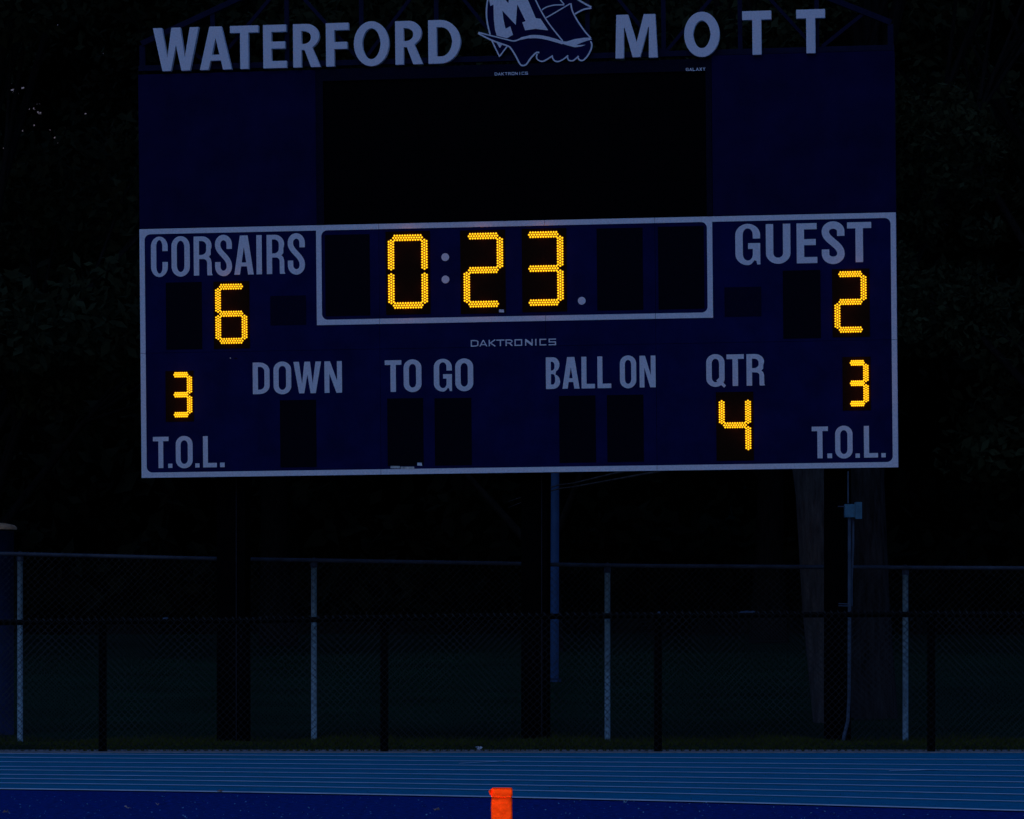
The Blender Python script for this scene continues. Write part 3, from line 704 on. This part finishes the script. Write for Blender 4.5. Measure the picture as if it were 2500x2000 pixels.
# black fence
BD = FENCE_D
r2 = [(-1500, 1528), (0, 1520), (620, 1516), (760, 1513), (1250, 1506), (1480, 1504), (2000, 1501), (2210, 1500), (2500, 1503), (4000, 1506)]
def brail(x):
    px_ = CX + x * F / BD
    return H + (HY - np.interp(px_, [a for a, _ in r2], [b for _, b in r2])) / F * BD
bf = thing('chain_link_fence', 'low black vinyl coated chain link fence along the edge of the blue track', 'fence', loc=(0, BD, 0))
bxs = [(px_ - CX) / F * BD for px_ in (-1090, -425, 250, 938, 1606.5, 2274, 2944, 3610)]
for x in bxs:
    MB().tube([(x, BD + .02, -.05), (x, BD + .02, brail(x) - .02)], .036, 12).build('post', M['blackfence'], bf, True, base=(0, BD, 0))
    MB().tube([(x, BD + .02, brail(x) - .09), (x, BD + .02, brail(x) - .06)], .042, 12).build('post_clamp', M['blackfence'], bf, True, base=(0, BD, 0))
MB().tube([(x, BD + .01, brail(x)) for x in np.linspace(bxs[0], bxs[-1], 50)], .0245, 8).build('top_rail', M['blackfence'], bf, True, base=(0, BD, 0))
Vc = chain(bxs[1], bxs[-2], lambda x: .015, lambda x: brail(x) + .02, .0625, -.03, .0021, .016)
tag(np_mesh('wire_mesh', Vc, 4, M['wire_dark'], bf), kind='stuff')
# ties and clips on the rail
for px_, wpx in ((405, 14), (1818, 28), (1835, 16), (1608, 7)):
    c = at(px_, 1500, BD); zz = brail(c.x) + .028; ww = wpx / F * BD / 2
    MB().add([(c.x - ww, -.045, zz - .008), (c.x + ww, -.045, zz - .004), (c.x + ww * .9, -.05, zz + .007), (c.x + ww * .2, -.05, zz + .012), (c.x - ww * .8, -.045, zz + .005)], [(0, 1, 2, 3, 4)]).build('wire_tie', M['conduit'], bf)

# ------------------------------------------------------------------ blue pole, padded post
pb = at(1353.5, 1665, 59.8)
bp_ = thing('metal_pole', 'slim blue painted metal pole on the lawn, just right of the middle column', 'pole', loc=(pb.x, 59.8, gz(59.8)))
top = at(1357.5, 1000, 59.8)
MB().tube([(0, 0, 0), (top.x - pb.x, 0, 6.5)], [.064, .058], 14).build('shaft', M['pole'], bp_, True)
MB().tube([(0, 0, 0), (0, 0, .05)], .1, 14).build('base_collar', M['pole'], bp_, True)

pd = 43.6; c = at(-22, 1400, pd)
pp = thing('padded_post', 'thick post in blue padding with a weathered rounded cap at the left edge', 'post', loc=(c.x, pd, gz(pd)))
zt_ = H + (HY - 1296) / F * pd - gz(pd); R_ = 56 / F * pd
MB().tube([(0, 0, 0), (0, 0, zt_)], R_, 24).build('padding', M['pad'], pp, True)
MB().tube([(0, 0, zt_ + .012), (0, 0, zt_ + .03), (0, 0, zt_ + .06), (0, 0, zt_ + .082)], [R_ * 1.13, R_ * 1.15, R_ * 1.02, R_ * .6], 24).build('cap', M['cap'], pp, True)

# ------------------------------------------------------------------ pylon on the turf
PD = 18.05; pc = at(1225, 1926, PD)
py = thing('end_zone_pylon', 'bright orange soft end zone pylon standing on the navy turf in front', 'pylon', loc=(pc.x, PD, 0))
def soft_box(wd, dp, z0, z1, n=8, m=14, bulge=.004, seed=1, rc=.012):
    r_ = random.Random(seed); v = []; f = []; ring = []
    for (cx, cy, a0) in ((wd / 2 - rc, dp / 2 - rc, 0), (-wd / 2 + rc, dp / 2 - rc, 90), (-wd / 2 + rc, -dp / 2 + rc, 180), (wd / 2 - rc, -dp / 2 + rc, 270)):
        for i in range(4): a = math.radians(a0 + 30 * i); ring.append((cx + rc * math.cos(a), cy + rc * math.sin(a)))
    # subdivide straight sides
    rg = []
    for i in range(len(ring)):
        p, q2 = ring[i], ring[(i + 1) % len(ring)]; L = math.hypot(q2[0] - p[0], q2[1] - p[1]); k = 4 if L > .03 else 1
        for j in range(k): rg.append((p[0] + (q2[0] - p[0]) * j / k, p[1] + (q2[1] - p[1]) * j / k))
    N = len(rg)
    for j in range(m + 1):
        t = j / m; z = z0 + (z1 - z0) * t; e = min(t, 1 - t) * m
        sc = .93 if e < .5 else 1.0
        for i, (x, y_) in enumerate(rg):
            b_ = bulge * math.sin(3.1 * t * math.pi + i * .35 + seed) + r_.uniform(-.0008, .0008)
            l = math.hypot(x, y_); v.append((x * sc + x / l * b_, y_ * sc + y_ / l * b_, z))
    for j in range(m):
        for i in range(N): f.append((j * N + i, j * N + (i + 1) % N, (j + 1) * N + (i + 1) % N, (j + 1) * N + i))
    f.append(tuple(range(N))); f.append(tuple(range((m + 1) * N - 1, m * N - 1, -1)))
    return MB().add(v, f)
soft_box(.091, .089, 0, .425, seed=1, bulge=.0022).build('foam_body', M['fluo_boosted'], py, True)
soft_box(.094, .092, .420, .458, m=5, bulge=.0015, seed=3).build('top_fold', M['fluo_boosted'], py, True)
MB().tube([(-.047, -.03, .432), (-.05, -.04, .445), (-.045, -.046, .452)], [.006, .009, .005], 8).build('seam_tuck', M['fluo_boosted'], py, True)

# ------------------------------------------------------------------ litter and fallen leaves
def leaf_obj(px_, py_, sz, label, mm='dry'):
    g = ground_pt(px_, py_, .012); n = 9; v = [(0, 0, .01)]
    for i in range(n):
        a = 2 * math.pi * i / n; rr_ = sz * (1.0 if i % 2 else .45) * rnd.uniform(.8, 1.2)
        v.append((rr_ * math.cos(a), rr_ * math.sin(a) * .8, rnd.uniform(.004, .03)))
    o = MB().add(v, [(0, i + 1, (i + 1) % n + 1) for i in range(n)]).build('fallen_leaf', M[mm]); o.location = (g.x, g.y, .004)
    return tag(o, label, 'leaf', 'dry leaves fallen on the blue surface')
leaf_obj(15, 1983.5, .032, 'dry pinkish leaf on the navy turf at the far left edge')
leaf_obj(312, 1973, .028, 'dry tan leaf on the navy turf, second from the left edge')
leaf_obj(385, 1966, .018, 'tiny pale leaf on the navy turf, close to a larger tan one')
leaf_obj(540, 1934.5, .032, 'pale leaf lying on the white edge line of the track')
leaf_obj(1065, 1979, .028, 'flat tan leaf on the navy turf left of the orange pylon')
leaf_obj(1527, 1961, .022, 'small pale leaf just past the white edge line, right of the pylon', 'speck')
sv = []
for i in range(2600):
    px_ = rnd.uniform(-200, 2700); py_ = rnd.uniform(1945, 2150); g = ground_pt(px_, py_, 0)
    if g.y > LC[8](g.x) - .12: continue
    r_ = rnd.choice([.0015, .002, .003, .004, .006, .008]); a = rnd.uniform(0, 3.14)
    for t in (0, 1): pass
    sv += [(g.x + r_ * math.cos(a + k * 2.1), g.y + r_ * 2 * math.sin(a + k * 2.1), .006 + rnd.uniform(0, .008)) for k in range(3)]
tag(np_mesh('turf_specks', np.array(sv), 3, M['speck']), 'pale specks of debris scattered over the navy turf', 'debris', kind='stuff')
g = at(1170, 1832, 36.1)
lt = MB(); v = [(rnd.uniform(-.042, .042), rnd.uniform(-.02, .02), rnd.uniform(0, .04)) for _ in range(12)]
for i in range(10): lt.add([v[i], v[i + 1], v[(i + 5) % 12]], [(0, 1, 2)])
lo = lt.build('litter', M['white']); lo.location = (g.x, 35.72, .014)
tag(lo, 'crumpled white scrap of litter at the foot of the black fence', 'litter')

# ------------------------------------------------------------------ trees
def leaves(n, cen, rad, size, shape=None):
    """leaf quads in a cloud of ellipsoidal clumps"""
    cen = np.array(cen); rad = np.array(rad); k = nrg.integers(0, len(cen), n)
    p = nrg.normal(0, 1, (n, 3)); p /= np.linalg.norm(p, axis=1)[:, None]; p *= nrg.uniform(.25, 1, n)[:, None] ** .55
    P = cen[k] + p * rad[k]
    a = nrg.normal(0, 1, (n, 3)); a /= np.linalg.norm(a, axis=1)[:, None]
    b = np.cross(a, nrg.normal(0, 1, (n, 3))); b /= np.linalg.norm(b, axis=1)[:, None]
    s = nrg.uniform(.6, 1.3, n)[:, None] * size
    return np.stack([P - a * s, P - b * s * .5, P + a * s, P + b * s * .5], 1).reshape(-1, 3)
def tree(x, d, hgt, r0, lean, label, nleaf, lsize, crown_lo, spread, m='leaf', group=None, extra=None, seed=0, bark='bark', grow=0):
    R = random.Random(seed); z0 = gz(d)
    t = thing('tree', label, 'tree', loc=(x, d, z0), group=group)
    tr = MB(); pts = []; rads = []
    for i in range(9):
        s_ = i / 8; pts.append((lean * s_ * hgt * .7 + R.uniform(-.05, .05) * (i > 0), R.uniform(-.1, .1) * (i > 0), s_ * hgt * .75)); rads.append(r0 * ((1.25 if i == 0 else 1) * (1 - .75 * s_) if not grow else (1 + grow * min(s_, .35) / .35) * (1 - max(0, s_ - .35))))
    tr.tube(pts, rads, 14); tr.build('trunk', M[bark], t, True)
    cen = []; rad = []; lm = MB()
    for i in range(15):
        s_ = R.uniform(crown_lo, 1.0); b0 = min(8, max(1, int(s_ * 6))); p = Vector(pts[b0]); a = R.uniform(0, 2 * math.pi); L = spread * R.uniform(.5, 1) * (1.15 - .6 * max(0, s_ - .5))
        e = Vector((p.x + L * math.cos(a), L * .7 * math.sin(a), hgt * s_ * (1 if s_ < .95 else .97)))
        mid = (p + e) / 2 + Vector((0, 0, R.uniform(.2, .8)))
        lm.tube([p, mid, e], [r0 * .28, r0 * .16, r0 * .05], 6)
        for _ in range(5):
            q2 = e + Vector((R.uniform(-1, 1), R.uniform(-1, 1), R.uniform(-.8, .8))) * spread * .32
            cen.append(tuple(q2)); s3 = spread * R.uniform(.16, .34); rad.append((s3, s3, s3 * .65))
            if R.random() < .6: lm.tube([mid, (mid + q2) / 2 + Vector((0, 0, .2)), q2], [r0 * .12, r0 * .07, r0 * .03], 5)
    if extra:
        for c_, r_ in extra: cen.append(c_); rad.append(r_)
    lm.build('limbs', M['bark_far'], t, True)
    tag(np_mesh('crown', leaves(nleaf, cen, rad, lsize), 4, M[m], t), kind='stuff')
    return t
# near trees behind the right column
RA = random.Random(8); exA = []
for i in range(30):
    p = at(RA.uniform(1890, 2060), RA.uniform(-160, 140), 45.7); exA.append(((p.x - at(2028, 0, 46.5).x, p.y - 46.5, p.z - gz(46.5)), (.3, .2, .25)))
tree(at(2028, 0, 46.5).x, 46.5, 14, .20, -.073, 'leaning tree trunk just left of the right steel column', 17000, .075, .55, 3.0, seed=3, grow=.3, extra=exA)
lt_ = [o for o in bpy.data.objects if o.get('label', '').startswith('leaning tree')][0]
for dy, sg in ((0, 0), (15, 6)):
    P = [at(x_, y_ + dy, 46.6) - lt_.location for x_, y_ in ((1960, 1090), (1700, 1120), (1500, 1156), (1400, 1180 - sg), (1365, 1184 - sg), (1335, 1193 - sg), (1240, 1225))]
    MB().tube(P, [.03, .02, .012, .009, .007, .006, .003], 6).build('branch', M['bark'], lt_, True)
ex = []
R3 = random.Random(5)
for i in range(34):
    p = at(R3.uniform(2190, 2420), R3.uniform(240, 820), 46.8); ex.append(((p.x - at(2122, 0, 47.6).x, -.5 + R3.uniform(-.6, .6), p.z - gz(47.6)), (.28, .28, .22)))
tree(at(2122, 0, 47.6).x, 47.6, 15, .27, 0, 'thick rough barked tree right of the right steel column', 17000, .055, .6, 3.0, 'leaf_pale', extra=ex, seed=4, bark='bark_mid')
GRP = 'tall dark trees along the back of the lawn'
spec = [(-15.5, 78, 17, .34, 'dark leafy tree standing outside the left of the view, back of the lawn'), (-9.6, 72, 18, .36, 'tall dark tree with sky specks in its crown, left of the sign'),
        (-4.6, 80, 17, .32, 'dark tree behind the left part of the scoreboard'), (.6, 76, 18, .30, 'dark tree behind the middle of the scoreboard and blue pole'),
        (5.2, 82, 17, .33, 'dark tree behind the right part of the scoreboard'), (10.2, 70, 18, .36, 'tall dark tree right of the sign, nearest the right edge'),
        (15.8, 80, 17, .33, 'dark leafy tree standing outside the right of the view, back of the lawn')]
for i, (x, d, h_, r_, lb_) in enumerate(spec):
    tree(x, d, h_, r_, rnd.uniform(-.03, .03), lb_, 26000, .13, .26, 4.6, 'leaf', GRP, seed=20 + i, bark='bark_far')
# woods behind as one mass, a thicket at its foot
cen = []; rad = []
for i in range(420):
    x = rnd.uniform(-42, 42); zz = rnd.uniform(.5, 19) * (1 if x > -7 else .86)
    cen.append((x, rnd.uniform(92, 99), zz)); rad.append((2.2, 1.5, 1.6))
for i in range(150):
    cen.append((rnd.uniform(-42, 42), rnd.uniform(90, 94), rnd.uniform(.6, 2.6))); rad.append((1.7, 1.2, 1.0))
c2 = [(rnd.uniform(-48, 48), rnd.uniform(100, 106), rnd.uniform(.3, 15.5)) for _ in range(700)] + [(rnd.uniform(-5, 48), rnd.uniform(100, 106), rnd.uniform(13, 22)) for _ in range(300)]
c2 = [c for c in c2 if not (-14.6 < c[0] < -9.2 and c[2] > 10.8)]; kp = [i for i, c in enumerate(cen) if not (-13.8 < c[0] < -9.4 and c[2] > 11.2)]
cen = [cen[i] for i in kp]; rad = [rad[i] for i in kp]
tag(np_mesh('woodland', np.concatenate([leaves(120000, cen, rad, .34), leaves(36000, [(rnd.uniform(-14.5, -8.8), rnd.uniform(93, 99), rnd.uniform(10, 18)) for _ in range(160)], [(1.0, .8, .7)] * 160, .13), leaves(130000, c2, [(2.4, 1.6, 1.6)] * len(c2), .72)]), 4, M['leaf_far']), 'dense dark woodland closing off the view behind the lawn', 'woods', kind='stuff')
